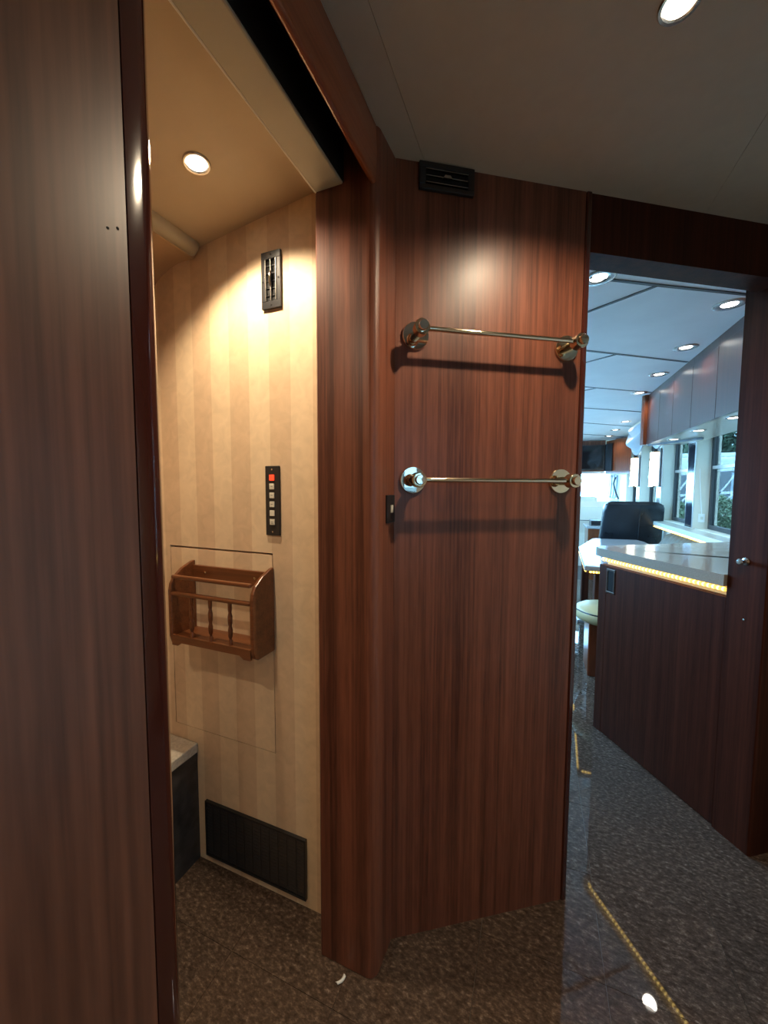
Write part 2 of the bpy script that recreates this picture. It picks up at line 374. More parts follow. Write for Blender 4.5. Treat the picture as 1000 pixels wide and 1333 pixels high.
for k in range(1, 12):
    if dv is None: dv = MB().box((-.0008, -.0095, .006), (.0008, -.009, .190)).build('divider', 'black', g, (-.2+k*.0334, 0, 0))
    else: o = dv.copy(); COL.objects.link(o); o.location = (-.2+k*.0334, 0, 0)

# vertical vent
v = thing('air_vent', 'small upright black air vent high on the striped wall', 'vent', (-.719, BY, 1.804))
W_, H_ = .033, .156
m = MB()
for lo, hi in (((-W_, -.008, 0), (W_, -.0005, .020)), ((-W_, -.008, H_-.020), (W_, -.0005, H_)), ((-W_, -.008, .02), (-.020, -.0005, H_-.02)), ((.020, -.008, .02), (W_, -.0005, H_-.02))): m.box(lo, hi)
m.build('frame', 'black', v, bevel=.0012, merge=False)
box('duct', (-.020, -.0015, .02), (.020, -.0005, H_-.02), 'slot', v)
for k in range(5): box('cross_vane', (-.020, -.0045, .036+k*.0205), (.020, -.0025, .038+k*.0205), 'black', v)
for xx in (-.0175, 0, .0175): box('vane', (xx-.0012, -.0095, .021), (xx+.0012, -.003, H_-.021), 'steel', v)
MB().tube([(0, -.011, .062), (0, -.013, .075), (0, -.012, .092), (.001, -.011, .10)], [.002, .0032, .0042, .0025], 10).build('knob', 'chrome', v)
for xx, zz in ((0, .009), (0, H_-.009), (-.0265, .075), (.0265, .080)): MB().lathe([(.003, 0), (.003, .0012), (.001, .0018)], (xx, -.008, zz), '-y', 10).build('screw', 'slot', v)

# switch panel
p = thing('switch_panel', 'black upright switch plate with six buttons on the striped wall', 'switch', (-.7265, BY, 1.152))
box('plate', (-.0255, -.006, 0), (.0255, -.0005, .206), 'black', p, bevel=.002)
for k in range(6):
    z = .163-k*.0262
    bt = box('button', (-.0085, -.0095, z), (.0085, -.006, z+.017), 'red_button' if k == 0 else 'button', p, bevel=.0012)
    if k == 0: bt['label'] = 'glowing red button'
    if k != 4:
        for q in range(2 if k == 5 else 1): box('mark', (-.0035, -.0098, z+.008-q*.004), (.0035, -.0095, z+.0095-q*.004), 'print', bt)
for zz in (.011, .195): MB().lathe([(.003, 0), (.003, .001), (.001, .0016)], (0, -.006, zz), '-y', 10).build('screw', 'steel', p)

# magazine rack
r = thing('magazine_rack', 'small brown wooden magazine rack with turned spindles on the striped wall', 'rack', (-.8925, BY-.0012, .80))
HW = .158
side = [(0, .255), (-.012, .253), (-.05, .238), (-.08, .216), (-.092, .196), (-.096, .175), (-.096, .03), (-.090, .010), (-.075, 0), (0, 0)]
for s in (-1, 1):
    MB().extrude(side, 'x', s*HW-.006, s*HW+.006).build('side_panel', 'rack_wood', r, bevel=.003)
bb = MB().box((-HW+.006, -.011, .195), (HW-.006, -.001, .240)).build('back_board', 'rack_wood', r, bevel=.002)
for xx in (-.10, .10): MB().lathe([(.004, 0), (.004, .001), (.0015, .002)], (xx, -.011, .218), '-y', 10).build('screw', 'brass', bb)
MB().box((-HW+.006, -.094, .212), (HW-.006, -.080, .224)).build('rail', 'rack_wood', r, bevel=.004)
MB().box((-HW+.006, -.096, .160), (HW-.006, -.080, .172)).build('rail', 'rack_wood', r, bevel=.004)
MB().box((-HW+.006, -.092, .020), (HW-.006, -.001, .032)).build('shelf', 'rack_wood', r, bevel=.002)
lip = [(-HW+.006, .004), (-HW+.03, .004), (-HW+.045, .014), (HW-.045, .014), (HW-.03, .004), (HW-.006, .004), (HW-.006, .036), (-HW+.006, .036)]
MB().extrude(lip, 'y', -.096, -.088).build('front_lip', 'rack_wood', r)
sp = None
for xx in (-.075, 0, .075):
    if sp is None: sp = MB().lathe([(.006, 0), (.006, .018), (.0035, .023), (.0065, .032), (.007, .05), (.0045, .062), (.0065, .070), (.007, .09), (.0045, .102), (.006, .110), (.006, .130)], (0, 0, 0), 'z', 12).build('spindle', 'rack_wood', r, (xx, -.0885, .031))
    else: o = sp.copy(); COL.objects.link(o); o.location = (xx, -.0885, .031)

# ------------------------------------------------------------------ recessed lights
def downlight(loc, label, dia, lens, group, power=0, color=(1, .8, .55), size=150, blend=.6, ring='steel', tilt=(0, 0, 0), lens_r=.7):
    t = thing('recessed_light', label, 'light', loc, 0, group); R = dia/2
    t.rotation_euler = tilt
    MB().lathe([(R, 0), (R, -.002), (R*.94, -.0045), (R*(lens_r+.1), -.004), (R*(lens_r+.02), -.001), (R*(lens_r+.02), 0)], n=28).build('trim_ring', ring, t)
    MB().lathe([(R*lens_r, -.0004), (R*lens_r, -.0016), (R*lens_r*.7, -.003), (.0001, -.0038)], n=24).build('lens', lens, t)
    if power:
        l = bpy.data.lights.new('lamp_beam', 'SPOT'); l.energy = power; l.color = color; l.spot_size = math.radians(size); l.spot_blend = blend; l.shadow_soft_size = R*.6
        o = bpy.data.objects.new('lamp_beam', l); COL.objects.link(o); o.parent = t; o.location = (0, 0, -.012)
    return t
HL = on_z(886, 3, CZ)
downlight((HL.x, HL.y, CZ), 'bright recessed light in the hall ceiling at the top edge', .066, 'lens', None, 30)
downlight((.50, -.85, CZ), 'recessed hall light behind the camera', .066, 'lens', None, 21)
bp_ = Vector((-.80, .75)); d = ray(256, 212)
for k in range(30):
    zz = bz(bp_.x); q = EYE+d*((zz-EYE.z)/d.z); bp_ = Vector((q.x, q.y))
downlight((bp_.x, bp_.y, bz(bp_.x)), 'bright recessed light in the tan bath ceiling', .062, 'lens', None, 33, size=132, blend=.5, tilt=(0, -math.atan(.127), 0))
downlight((bp_.x, -.05, bz(bp_.x)), 'unseen recessed light added to brighten the striped bath wall', .062, 'lens', None, 17, size=140, blend=.35, tilt=(0, -math.atan(.127), 0))  # unseen extra lamp, added as frontal fill on the striped wall

# ------------------------------------------------------------------ things on the towel wall
def on_wall(name, label, cat, s, z, group=None):
    x, y = sn(s, 0); return thing(name, label, cat, (x, y, z), ANG, group)
def towel_bar(s0, s1, z, label):
    t = on_wall('towel_bar', label, 'towel bar', s0, z, 'towel bars on the wood wall'); L_ = s1-s0
    for i, xx in enumerate((0, L_)):
        MB().lathe([(.036, 0), (.036, .004), (.034, .007), (.020, .008)], (xx, 0, 0), '-y', 32).build('rose', 'chrome' if i == 0 else 'brass', t)
        MB().lathe([(.0125, .007), (.0125, .041), (.0180, .042), (.0195, .0435), (.0195, .0665), (.0180, .068), (.0140, .0685)], (xx, 0, 0), '-y', 28).build('bracket', 'brass', t)
        MB().lathe([(.0125, .067), (.0125, .0765), (.0112, .0785), (.0001, .0790)], (xx, 0, 0), '-y', 24).build('knob', 'chrome' if i == 0 else 'brass', t)
    MB().tube([(.012, -.055, 0), (L_-.012, -.055, 0)], .0062, 14).build('bar', 'brass', t)
towel_bar(.054, .497, 1.690, 'upper polished towel bar on the wood wall')
towel_bar(.050, .492, 1.316, 'lower polished towel bar on the wood wall')
v = on_wall('ceiling_vent', 'wide black air vent with chrome bars under the ceiling above the towel bars', 'vent', .133, 2.052)
m = MB()
for lo, hi in (((-.074, -.010, 0), (.074, -.0005, .012)), ((-.074, -.010, .054), (.074, -.0005, .066)), ((-.074, -.010, .012), (-.058, -.0005, .054)), ((.058, -.010, .012), (.074, -.0005, .054))): m.box(lo, hi)
m.build('frame', 'black', v, bevel=.0012, merge=False)
box('duct', (-.058, -.0015, .012), (.058, -.0005, .054), 'slot', v)
for zz in (.016, .032, .048): box('vane', (-.057, -.0105, zz), (.057, -.005, zz+.0018), 'steel', v)
MB().add([(-.012, -.014, .030), (.012, -.014, .030), (.007, -.013, .038), (-.007, -.013, .038), (-.012, -.004, .030), (.012, -.004, .030), (.007, -.004, .038), (-.007, -.004, .038)], [(0,1,2,3),(7,6,5,4),(0,4,5,1),(2,6,7,3),(1,5,6,2),(0,3,7,4)]).build('slider', 'steel', v)
# small switch on the side of the post
p = thing('light_switch', 'small black switch plate on the wood post beside the lower towel bar', 'switch', (-.3565, .928, 1.205))
p.rotation_euler = (0, 0, PI/2-.07)
box('plate', (-.024, -.006, 0), (.024, -.0005, .072), 'black', p, bevel=.0015)
box('rocker', (-.004, -.0085, .026), (.010, -.006, .046), 'button', p, bevel=.001)
for zz in (.008, .064): MB().lathe([(.0025, 0), (.0025, .0008), (.001, .0012)], (0, -.006, zz), '-y', 10).build('screw', 'steel', p)
# paper scrap
m = MB(); q = on_z(443, 1275, 0)
m.grid(lambda u, t: (-.004+.008*u+.006*math.sin(t*2.6), -.013+.026*t, .002+.003*math.sin(u*PI)), 4, 8)
o = tag(m.build('paper_scrap', 'white', None, (q.x, q.y, 0), solid=.0012), 'tiny white curled scrap on the floor tile by the post', 'scrap')
o.rotation_euler = (0, 0, -.35)
# knob on the jamb
kx, ky = sn(1.285, .063)
k = thing('coat_hook', 'small metal knob on the dark doorway side', 'hook', (kx, ky, 1.040), ANG-PI/2)
MB().lathe([(.013, 0), (.013, .003), (.006, .006), (.005, .020), (.010, .024), (.011, .029), (.008, .033), (.0001, .034)], (0, 0, 0), '-y', 20).build('knob', 'steel', k)
kx, ky = sn(1.285, .058)
MB().lathe([(.004, 0), (.004, .001), (.001, .002)], (0, 0, 0), '-y', 12).build('screw', 'steel', wj, (kx, ky, .832)).rotation_euler = (0, 0, ANG-PI/2)

# ------------------------------------------------------------------ front room shell
def side_wall(name, sgn, pane, label):
    X0, X1 = 1.25, 1.40
    lo, hi = .95, 1.86
    ys = [(-3.2, WIN_Y[0][0]), (WIN_Y[0][1], WIN_Y[1][0])] if sgn > 0 else [(1.02, WIN_Y[1][0])]
    for a, b in zip(WIN_Y[1:], WIN_Y[2:]): ys.append((a[1], b[0]))
    ys.append((WIN_Y[-1][1], 7.7))
    m = MB()
    def bx(x0, y0, z0, x1, y1, z1): m.box((min(x0*sgn, x1*sgn), y0, z0), (max(x0*sgn, x1*sgn), y1, z1))
    y0 = ys[0][0]
    bx(X0, y0, 0, X1, 7.7, lo); bx(X0, y0, hi, X1, 7.7, CZ)
    for a, b in ys: bx(X0 if b-a > .5 else 1.235, a, lo, X1, b, hi)
    return struct(m.build(name, 'cream', merge=False), label, 'wall')
wr = side_wall('wall_right', 1, 'pane', 'cream window wall along the right of the front room')
wl = side_wall('wall_left_front', -1, 'pane_clear', 'cream window wall along the left of the front room')  # out of view; its clear windows are added to let daylight in
for n_, (a, b) in enumerate(WIN_Y[1:]+WIN_Y[:1]):
    for sgn in ((1, -1) if n_ < 5 else (1,)):
        wn = bpy.data.objects.new('window_%d' % (n_*2+(1 if sgn > 0 else 2)+(1 if n_ > 4 else 0)), None); COL.objects.link(wn); wn.location = (1.35*sgn, a, .95)
        wn['label'] = ('tall coach window with dark frame, number %s from the counter' % ('one two three four five'.split()[n_]) if n_ < 5 else 'coach window beside the camera in the hall') if sgn > 0 else 'unseen coach window added on the left wall for daylight'
        struct(wn, wn['label'], 'window'); L_ = b-a; H_ = .91
        m = MB()
        for lo, hi in (((-.012, 0, 0), (.02, L_, .035)), ((-.012, 0, H_-.03), (.02, L_, H_)), ((-.012, 0, .035), (.02, .03, H_-.03)), ((-.012, L_-.035, .035), (.02, L_, H_-.03))): m.box(lo, hi)
        m.build('window_frame', 'frame_dark', wn, merge=False)
        box('mullion', (-.014, .03, .50), (.016, L_-.035, .525), 'alu', wn)
        box('pane', (.003, .03, .035), (.006, L_-.035, .50), 'pane' if sgn > 0 else 'pane_clear', wn)
        box('pane', (.003, .03, .525), (.006, L_-.035, H_-.03), 'pane' if sgn > 0 else 'pane_clear', wn)
        if sgn > 0: box('latch', (-.03, .10, .012), (-.012, .24, .026), 'alu', wn)
    if n_ < 4:
        y0, y1 = b, WIN_Y[n_+2][0]
        box('mirror_strip', (1.229, y0+.02, .955), (1.234, y1-.02, 1.69), 'mirror_dark', wr)
        for yy in (y0+.004, y1-.012): box('bead', (1.228, yy, .955), (1.234, yy+.008, 1.855), 'alu', wr)
struct(box('trim_8', (1.125, 3.03, .905), (1.36, 7.2, .948), 'cream_gloss', bevel=.006), 'cream window sill along the right wall', 'sill')

# front ceiling with black strips
def front_y(x): return P0.y+(.06+EV.y*(x-P0.x))/EV.x
MB().prism([(-1.25, 1.02), (-.62, 1.02), (-.36, front_y(-.36)+.06), (1.25, front_y(1.25)+.02), (1.25, 5.0), (-1.25, 5.0)], CZ, 2.124).build('ceiling_panel', 'front_ceiling', ce)
MB().add([(-1.25, 5.0, CZ), (1.25, 5.0, CZ), (1.25, 7.2, 2.055), (-1.25, 7.2, 2.055), (-1.25, 5.0, 2.124), (1.25, 5.0, 2.124), (1.25, 7.2, 2.124), (-1.25, 7.2, 2.124)],
         [(0,3,2,1),(4,5,6,7),(0,1,5,4),(1,2,6,5),(2,3,7,6),(3,0,4,7)]).build('ceiling_panel', 'front_ceiling', ce)
def cz(y): return CZ if y < 5 else CZ-(y-5)*.065/2.2
def strip(a, b, wd=.016):
    a = Vector(a); b = Vector(b); t = (b-a).normalized(); n = Vector((-t.y, t.x))*wd/2
    za, zb = cz(a.y), cz(b.y); q = [a-n, b-n, b+n, a+n]; zz = [za, zb, zb, za]
    MB().add([(p.x, p.y, z-.003) for p, z in zip(q, zz)]+[(p.x, p.y, z+.001) for p, z in zip(q, zz)],
             [(0,3,2,1),(4,5,6,7),(0,1,5,4),(1,2,6,5),(2,3,7,6),(3,0,4,7)]).build('black_strip', 'frame_dark', ce)
for k in range(6):
    yj = 1.918+.877*k; sl_ = .61 if k == 0 else .74
    for s in (1, -1):
        if s < 0 and k < 1: continue
        strip((s*.432, yj), (s*(.89 if k < 3 else 1.2), yj+sl_*((.89 if k < 3 else 1.2)-.432)))
        if k: strip((s*.432, yj), (0, yj-.32)); strip((s*.432, yj), (0, yj+.30))
        elif s > 0: strip((.432, yj), (.06, yj-.235)); strip((.432, yj), (0, yj+.30))
fl_lab = ['closest recessed light in the white front ceiling beside the towel wall edge', 'large recessed light in the front ceiling beside the nearest cabinet door', 'second recessed light along the wall cabinets', 'third recessed light along the wall cabinets', 'fourth recessed light at the far end of the wall cabinets', 'small recessed light beyond the cabinets, nearer one', 'small recessed light above the valance', 'smallest far recessed light near the television']
for i, (x, y) in enumerate([(.199, 1.765), (.777, 2.23), (.785, 2.807), (.796, 3.393), (.80, 3.99), (.98, 5.55), (.97, 6.15), (.98, 6.72)]):
    downlight((x, y, cz(y)-.0005), fl_lab[i], .125, 'lens_front', 'recessed lights in the front ceiling', 6, (1, .92, .8), 150, lens_r=.5)

# wall cabinets above the counter
CX = .892; CB = 1.70
EDG = [2.08, 2.35, 2.66, 3.03, 3.40, 3.74, 4.10]
lab = ['wall cabinet hidden mostly behind the doorway side', 'closest dark wall cabinet door beside the doorway side', 'second wall cabinet from the doorway side', 'third wall cabinet from the doorway side', 'fourth wall cabinet from the doorway side', 'narrow farthest wall cabinet before the cherry end post']
for i in range(6):
    a, b = EDG[i], EDG[i+1]
    t = thing('wall_cabinet', lab[i], 'cabinet', (CX, a, CB), 0, 'wall cabinets above the counter')
    dd = 1.229-CX
    box('body', (.020, .0005, .0), (dd, b-a-.0005, CZ-CB-.0005), 'cabinet_wood', t)
    box('door', (0, .0015, -.023), (.019, b-a-.0015, CZ-CB-.055), 'cabinet_wood', t, bevel=.0015)
    box('top_rail', (.004, .0005, CZ-CB-.053), (.0195, b-a-.0005, CZ-CB-.0005), 'cabinet_wood', t)
struct(box('trim_9', (CX+.021, 2.08, CB-.022), (1.228, 4.10, CB-.001), 'cream_gloss'), 'pale soffit under the wall cabinets', 'trim')
tag(MB().prism([(.868, 4.105), (1.20, 4.105), (1.20, 4.20)]+arc(.90, 4.155, .045, .045, 90, 270, 8), CB-.02, CZ-.001).build('cabinet_end_post', 'cherry_v'), 'shiny cherry end post closing the row of wall cabinets', 'post')
ul = ['nearest small light under the wall cabinets', 'middle small light under the wall cabinets', 'farthest small light under the wall cabinets']
for i, (x, y) in enumerate([(.98, 2.66), (.985, 3.18), (.99, 3.70)]):
    downlight((x, y, CB-.0225), ul[i], .085, 'lens_front', 'lights under the wall cabinets', 3, (1, .93, .82), 150)
tag(MB().box((0, -.006, 0), (.52, .006, .016)).build('curtain_rail', 'frame_dark', None, (.90, 4.06, CB-.0395)), 'dark thin rail fixed under the wall cabinets', 'rail').rotation_euler = (0, 0, -1.08)

# galley counter
def rope(name, label, pts, r=.007, step=.018):
    t = thing(name, label, 'light', pts[0]); o = Vector(pts[0]); P = [Vector(p)-o for p in pts]
    MB().tube(P, r, 8).build('tube', 'led_tube', t)
    m = MB()
    for a, b in zip(P, P[1:]):
        n = max(1, int((b-a).length/step))
        for k in range(n):
            c0 = a+(b-a)*((k+.5)/n); d = (b-a).normalized()*.0035
            m.tube([c0-d*1.4, c0-d, c0+d, c0+d*1.4], [.0005, r*1.05, r*1.05, .0005], 8, False)
    m.build('beads', 'led', t, merge=False)['kind'] = 'stuff'
cb = [sn(1.29, .122), sn(1.29, .749), sn(2.37, .749), (1.235, 2.81), (1.235, 2.07), sn(1.93, .122)]
c = thing('galley_cabinet', 'dark wood galley cabinet end with a recessed latch', 'cabinet', (*sn(1.29, .43), 0), ANG)
def loc_(p): q = Vector((p[0]-c.location.x, p[1]-c.location.y)); return (q.dot(EV), q.dot(NV))
xr = 1.235
def s_at(x, n): return (x-P0.x-NV.x*n)/EV.x
body = [(.012, -.307), (.012, .319), (s_at(xr, .749)-1.29, .319), (s_at(xr, .122)-1.29, -.307)]
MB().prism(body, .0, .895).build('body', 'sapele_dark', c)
MB().prism([(body[0][0]+.02, -.29), (body[1][0]+.02, .30), (body[2][0]-.02, .30), (body[3][0]-.03, -.29)], .895, .936).build('light_channel', 'led_glow', c)
MB().prism([(0, -.306), (.012, -.306), (.012, .268), (0, .268)], .005, .894).build('end_panel', 'sapele_dark', c, bevel=.001)
MB().prism([(0, .270), (.0125, .270), (.0125, .3195), (0, .3195)], .0, .894).build('stile', 'sapele_dark', c, bevel=.001)
lt = MB()
for lo, hi in (((-.004, .212, .755), (.001, .268-.001, .765)), ((-.004, .212, .871), (.001, .267, .881)), ((-.004, .212, .765), (.001, .221, .871)), ((-.004, .258, .765), (.001, .267, .871))): lt.box(lo, hi)
lt = lt.build('latch', 'bronze', c, bevel=.001, merge=False); box('recess', (-.0015, .221, .765), (.0005, .258, .871), 'slot', lt)
rope('rope_light', 'warm yellow rope light under the window sill', [(1.135, 3.12, .896), (1.135, 4.75, .896)])
# rope light runs along the passage side
rope('rope_light', 'warm yellow rope light under the counter edge', [(*sn(1.297, .13), .921), (*sn(1.297, .735), .921), (*sn(1.31, .747), .921), (*sn(1.9, .747), .921)])
top = [sn(1.272, .1225)]+[sn(*p_) for p_ in [(1.272, .72)]+arc(1.342, .735, .07, .07, 180, 90, 6)[0:]]+[sn(s_at(1.225, .805), .805), (1.2275, 2.07), sn(s_at(1.2275, .1225), .1225)]
tp = tag(MB().prism(top, .937, .980).build('countertop', 'corian', bevel=.012, seg=3), 'pale grey solid counter top with rounded edge', 'countertop')

# dining table with pedestal
t = thing('dining_table', 'white octagonal dining table behind the counter', 'table', (.72, 3.7, 0))
tpoly = [(.313, 2.93), (.357, 3.848), (.548, 4.544), (.96, 4.59), (1.0, 4.45), (1.0, 2.93)]
tl = [(x-.72, y-3.7) for x, y in tpoly]
tt = MB().prism(tl, .725, .760).build('top', 'table_top', t, bevel=.008, seg=3)
MB().prism([(x*.94, y*.96) for x, y in tl], .700, .7245).build('apron', 'sapele_dark', t)
for yy in (-.42, .45):
    MB().box((-.30, yy-.05, .025), (-.24, yy+.05, .70)).build('pedestal', 'sapele_dark', t, bevel=.004)
    MB().box((-.33, yy-.10, .0), (-.18, yy+.10, .025)).build('foot', 'alu', t, bevel=.004)
rope('rope_light', 'yellow rope light under the long side of the dining table', [(.325, 2.96, .717), (.366, 3.85, .717)], .006)
rope('rope_light', 'yellow rope light under the table end beside the counter', [(.345, 2.941, .717), (.95, 2.941, .717)], .006)

# stool
t = thing('stool', 'cream vinyl stool on a wooden base beside the dark cabinet', 'stool', (.47, 3.03, 0))
MB().lathe([(.0001, .365), (.17, .367), (.192, .380), (.203, .405), (.203, .425), (.192, .448), (.16, .465), (.08, .474), (.0001, .476)], n=36).build('seat', 'vinyl', t)
MB().lathe([(.1975, .436), (.2005, .4415), (.1985, .4465), (.1955, .443)], n=36).build('piping', 'frame_dark', t)
MB().box((-.118, -.125, .0), (.12, .125, .365)).build('base', 'cherry_v', t, bevel=.006)

# tufted booth back below the sill
m = MB()
def tuft(u, t_):
    y = 3.06+1.26*u; zt = .885 if u < .82 else .885-.12*((u-.82)/.18)**2
    z = .50+(zt-.50)*t_
    return (1.06+.034*abs(math.sin(u*PI*14))*-1+.06*t_**6+.03*t_, y, z)
b = thing('booth_backrest', 'tan channel-tufted booth backrest below the window sill', 'backrest', (1.14, 3.5, 0))
m.grid(lambda u, t_: (tuft(u, t_)[0]-1.14, tuft(u, t_)[1]-3.5, tuft(u, t_)[2]), 110, 14)
m.build('tufted_cushion', 'tuft', b, solid=.02)
box('base', (-.05, -.44, 0), (.09, .82, .50), 'sapele_dark', b)

# black armchair
t = thing('armchair', 'black leather armchair seen from behind beyond the table', 'chair', (.95, 4.98, 0))
def rslab(W, D, z0, z1, lean, rr=.06, bulge=.02):
    def fn(u, v_):
        # superellipse ring section swept up
        th = 2*PI*u; ex = .35
        cx = math.copysign(abs(math.cos(th))**ex, math.cos(th)); cy = math.copysign(abs(math.sin(th))**ex, math.sin(th))
        k = 1
        e_ = min(v_, 1-v_)
        if e_ < .10: k = 1-(1-math.sqrt(max(0, 1-(1-e_/.10)**2)))*rr/W*2
        kd = 1 if e_ >= .10 else .25+.75*math.sqrt(max(0, 1-(1-e_/.10)**2))
        z = z0+(z1-z0)*v_
        xx = cx*W/2*k; xx -= (.05*(1-v_) if (lean and xx < 0) else 0)
        return (xx, cy*(D/2)*kd-lean*(z-z0), z)
    return fn
bk = MB().grid(rslab(.545, .15, .42, 1.145, .16), 48, 22).build('backrest', 'leather', t, (0, -.10, 0))
MB().tube([(.05, -.0795-.16*(z-.42), z) for z in [.46, .6, .75, .9, 1.0, 1.11]], .004, 8).build('seam', 'leather', bk)
MB().tube([(x, -.0815-.16*(.9-.42), .90) for x in [.05, .15, .25]], .004, 8).build('seam', 'leather', bk)
MB().grid(lambda u, v_: (lambda p: (p[0], p[2]-.05, .40+p[1]))(rslab(.50, .15, 0, .52, 0)(u, v_)), 40, 14).build('seat', 'leather', t)
for s in (-1, 1): MB().box((s*.255-.028, .0, .42), (s*.255+.028, .42, .62)).build('armrest', 'leather', t, bevel=.02, seg=3)
MB().lathe([(.22, 0), (.22, .03), (.06, .06), (.06, .33)], n=24).build('pedestal', 'alu', t, (0, .15, 0))

# sconces on the window piers
for y, l_ in ((5.02, 'brightly lit glass wall sconce nearer to the cabinets'), (5.95, 'brightly lit glass wall sconce farther toward the windshield')):
    s = thing('wall_sconce', l_, 'lamp', (1.228, y, 1.30), 0, 'wall sconces between the front windows')
    box('back_plate', (-.018, -.05, 0), (-.0002, .05, .42), 'alu', s, bevel=.003)
    MB().prism([(-.020, -.045)]+[(-.02-.075*math.sin(PI*k/10), -.045*math.cos(PI*k/10)) for k in range(1, 10)]+[(-.020, .045)], .015, .375, True).build('glass_shade', 'sconce_glass', s)
    for zz in (.004, .378): MB().prism([(-.020, -.05)]+[(-.02-.082*math.sin(PI*k/10), -.05*math.cos(PI*k/10)) for k in range(1, 10)]+[(-.020, .05)], zz, zz+.010).build('cap', 'brass', s)
    for zz in (.10, .20, .29): MB().box((-.099, -.006, zz), (-.094, .006, zz+.025)).build('ornament', 'brass', s)
    box('finial', (-.06, -.012, .388), (-.03, .012, .425), 'frame_dark', s)
# draped valance
m_lab = ['pale blue draped fabric valance beside the cherry post', 'pale draped fabric valance farther along the window wall']
for i, (ya, yb) in enumerate(((4.25, 5.0), (5.05, 5.95))):
    o = MB()
    def sw(u, v_, ya=ya, yb=yb):
        dr = .10+.26*math.sin(PI*u)**.8
        z = 2.045-v_*dr
        x = 1.10-.038*math.sin(v_*4*PI)*math.sin(PI*u)**.8-.06*math.sin(PI*u)*math.sin(PI*v_)
        return (x, ya+(yb-ya)*u, z)
    o.grid(sw, 24, 40); o = o.build('window_valance', 'fabric', solid=.012); tag(o, m_lab[i], 'valance', 'draped valances over the front windows')
tag(MB().box((1.11, 4.22, 2.02), (1.249, 6.0, 2.085)).build('valance_board', 'cream'), 'pale board carrying the draped valances', 'board')
# outlet on reveal of the window
ot = thing('wall_outlet', 'small white outlet with cord on the window pier', 'outlet', (1.292, 4.0, 1.005))
box('plate', (-.022, -.006, 0), (.022, -.0003, .07), 'white', ot, bevel=.002)
box('socket', (-.010, -.008, .022), (.010, -.006, .048), 'button', ot)
MB().tube([(0, -.009, .05), (-.01, -.008, .15), (-.022, -.006, .30), (-.03, -.006, .45)], .002, 6).build('cord', 'white', ot)

# front end: overhead cabinet, television, windshield, dash
oc = thing('overhead_cabinet', 'wooden overhead cabinet above the windshield', 'cabinet', (0, 7.15, 1.55))
box('body', (-1.24, 0, 0), (1.0, .5, .50), 'sapele', oc, bevel=.004)
box('lower_rail', (-1.24, -.015, -.035), (1.0, .0, 0), 'alu', oc)
tv = thing('television', 'black flat television on the overhead cabinet', 'television', (.585, 7.148, 1.575))
box('bezel', (-.40, -.05, 0), (.40, -.001, .40), 'frame_dark', tv, bevel=.006); box('screen', (-.385, -.053, .018), (.385, -.0505, .385), 'screen', tv)
cc = thing('corner_cabinet', 'red cherry corner cabinet with black speaker near the windshield', 'cabinet', (1.24, 7.12, 1.50))
MB().prism([(-.23, 0), (-.0, -.62), (0, 0)], 0, .53).build('body', 'cherry_v', cc)
MB().prism([(-.238, .0), (-.165, -.195), (-.180, -.205), (-.25, -.01)], .05, .48).build('speaker', 'black', cc)
wf = struct(MB().box((-1.25, 7.70, 0), (1.25, 7.80, 1.06)).box((-1.25, 7.70, 1.60), (1.25, 7.80, CZ)).box((-1.25, 7.7, 1.06), (-1.17, 7.8, 1.60)).box((1.17, 7.7, 1.06), (1.25, 7.8, 1.60)).build('wall_front', 'cream', merge=False), 'front wall around the windshield', 'wall')
ws = struct(box('window_11', (-1.17, 7.745, 1.06), (1.17, 7.752, 1.60), 'pane_clear'), 'wide blown-out bright windshield', 'window')
ds = thing('dashboard', 'cream dashboard below the windshield', 'dashboard', (0, 7.3, 0))
MB().extrude([(-.32, 0), (-.30, .55), (-.36, .75), (-.34, .98), (-.25, 1.06), (.05, 1.09), (.395, 1.10), (.395, 0)], 'x', -1.24, 1.24).build('body', 'cream', ds, bevel=.02, seg=3)
MB().box((.62, -.22, 1.05), (.90, .02, 1.14)).build('instrument_hood', 'cream', ds, bevel=.02)
MB().box((-1.2, -.362, .755), (1.2, -.355, .765)).build('seam', 'frame_dark', ds)
cu = MB(); cu.grid(lambda u, v_: (1.12+.09*u+.015*math.sin(v_*2), 7.55-.25*u+.022*math.sin(u*PI*7), 1.115+.38*v_), 42, 8)
tag(cu.build('side_curtain', 'fabric', solid=.008), 'gathered pale curtain at the right end of the windshield', 'curtain')
tag(MB().tube([(1.13, 6.95, 1.45), (1.10, 6.93, 1.35), (1.13, 6.9, 1.22), (1.17, 6.88, 1.11)], .012, 8).build('grab_strap', 'frame_dark'), 'dark strap hanging by the windshield corner', 'strap')
st = thing('side_table', 'small pale topped side table near the dashboard', 'table', (.80, 6.2, 0))
box('body', (-.13, -.2, 0), (.22, .2, .72), 'cherry_v', st); box('top', (-.15, -.22, .72), (.24, .22, .755), 'table_top', st, bevel=.006)
bx_ = thing('black_box', 'flat black box on the small side table', 'box', (.83, 6.25, .7565))
box('case', (-.11, -.12, 0), (.14, .12, .055), 'black', bx_, bevel=.006); box('lid', (-.112, -.122, .056), (.142, .122, .066), 'frame_dark', bx_, bevel=.004)

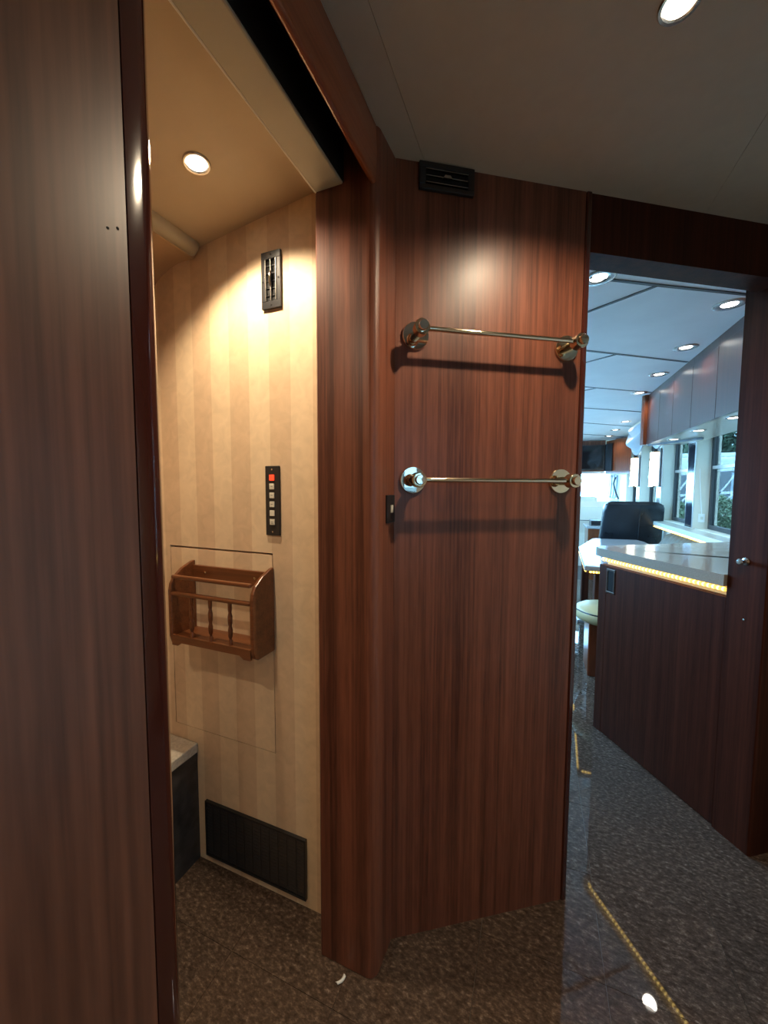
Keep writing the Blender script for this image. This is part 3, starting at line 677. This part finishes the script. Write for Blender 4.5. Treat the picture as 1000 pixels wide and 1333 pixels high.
# ------------------------------------------------------------------ outside
M['asphalt'] = plain('asphalt', (.30, .30, .29), rough=.9, noise=.15, nscale=.8)
M['rv_white'] = plain('rv_white', (.75, .76, .78), rough=.3, noise=.02, nscale=1)
M['rv_grey'] = plain('rv_grey', (.16, .18, .21), rough=.3, noise=.05, nscale=1)
M['leaf'] = plain('leaf', (.17, .23, .14), rough=.6, noise=.4, nscale=1.2)
M['leaf_dark'] = plain('leaf_dark', (.13, .20, .14), rough=.6, noise=.4, nscale=.8)
M['bark'] = plain('bark', (.12, .08, .05), rough=.9, noise=.3, nscale=6)
struct(box('ground', (-60, 7.9, -1.0), (80, 90, -.9), 'asphalt'), 'grey paved lot outside', 'ground')
struct(box('ground_side', (1.6, -20, -1.0), (60, 7.9, -.9), 'asphalt'), 'grey paved lot beside the coach', 'ground')
struct(box('ground_left', (-60, -20, -1.0), (-1.6, 7.9, -.9), 'asphalt'), 'grey paved lot left of the coach', 'ground')
rv = thing('motorhome', 'white motorhome with dark swooshes parked outside the windows', 'vehicle', (9.5, 27, -.9))
MB().box((-5.5, 0, .45), (6.0, 2.5, 3.9)).build('body', 'rv_white', rv, bevel=.2, seg=3)
MB().box((-5.3, .3, 3.9), (5.8, 2.2, 4.15)).build('roof', 'rv_white', rv, bevel=.1)
def swoosh(pts_a, pts_b, nm='stripe', mat='rv_grey', off=-.015):
    n = len(pts_a); vs_ = [(x, off, z) for x, z in pts_a]+[(x, off, z) for x, z in pts_b]
    MB().add(vs_, [(i, i+1, n+i+1, n+i) for i in range(n-1)]).build(nm, mat, rv, solid=.01)
def curve(x0, z0, x1, z1, bow): return [(x0+(x1-x0)*t_/12, z0+(z1-z0)*t_/12+bow*math.sin(PI*t_/12)) for t_ in range(13)]
swoosh(curve(-5.4, 2.3, 5.9, 3.2, .35), curve(-5.4, .6, 5.9, 1.6, .1))
for k in range(15):
    x0 = -5.2+k*.66
    swoosh(curve(x0, .7+.05*k, x0+1.8, 2.9, -.35), curve(x0+.12, .7+.05*k, x0+1.9, 2.95, -.40), 'swoosh', 'rv_white', -.03)
swoosh(curve(-5.3, 1.25, 5.8, 1.9, .4), curve(-5.3, 1.15, 5.8, 1.75, .38), 'swoosh', 'rv_white', -.03)
for xx in (-4.7, 1.7, 3.6): MB().box((xx, -.02, 2.6), (xx+1.3, .0, 3.25)).build('side_window', 'frame_dark', rv)
for xx in (-3.8, 3.8): MB().lathe([(.5, -.1), (.5, .25)], (xx, 0, .5), '-y', 24).build('wheel', 'black', rv)
def foliage(name, label, cat, loc, rad, hgt, n, mat, size, stem=0, group=None):
    rnd = random.Random(int(loc[0]*100+loc[1])); t = thing(name, label, cat, loc, 0, group); m = MB()
    for _ in range(n):
        th = rnd.uniform(0, 2*PI); ph = math.acos(rnd.uniform(-1, 1)); rr = rnd.uniform(.6, 1)**.5*(1+.18*math.sin(3*th+ph*4))
        c_ = Vector((rad*rr*math.sin(ph)*math.cos(th), rad*rr*math.sin(ph)*math.sin(th), stem+hgt/2+hgt/2*rr*math.cos(ph)))
        a = Vector((rnd.gauss(0, 1), rnd.gauss(0, 1), rnd.gauss(0, 1))).normalized()*size; b_ = a.orthogonal().normalized()*size*.5
        m.add([c_-a, c_-b_, c_+a, c_+b_], [(0, 1, 2, 3)])
    m.build('foliage', mat, t, merge=False)
    MB().tube([(0, 0, 0), (.05*rad, 0, stem*.6+hgt*.2), (0, .05*rad, stem+hgt*.5)], [.09*rad, .07*rad, .03*rad], 8).build('trunk', 'bark', t)
for i, (x, y, rd, hh) in enumerate([(6.4, 24.3, .82, 1.5), (8.5, 24.0, .88, 1.7), (10.7, 24.2, .82, 1.5)]):
    foliage('shrub', ['green shrub before the motorhome, seen through the second window', 'tallest green shrub before the motorhome, seen through the near window', 'green shrub before the motorhome, rightmost'][i], 'shrub', (x, y, -.9), rd, hh, 2200, 'leaf', .11, .0, 'shrubs before the motorhome')
for i, (x, y, rd, hh) in enumerate([(9.4, 38, 2.75, 9.5), (15.95, 38, 2.75, 10), (22.5, 38, 2.75, 9.5), (29.1, 38, 2.75, 10)]):
    foliage('tree', ['leftmost green tree behind the motorhome', 'second green tree behind the motorhome', 'third green tree behind the motorhome', 'rightmost green tree behind the motorhome'][i], 'tree', (x, y, -.9), rd, hh, 5000, 'leaf_dark', .36, .6, 'trees behind the motorhome')
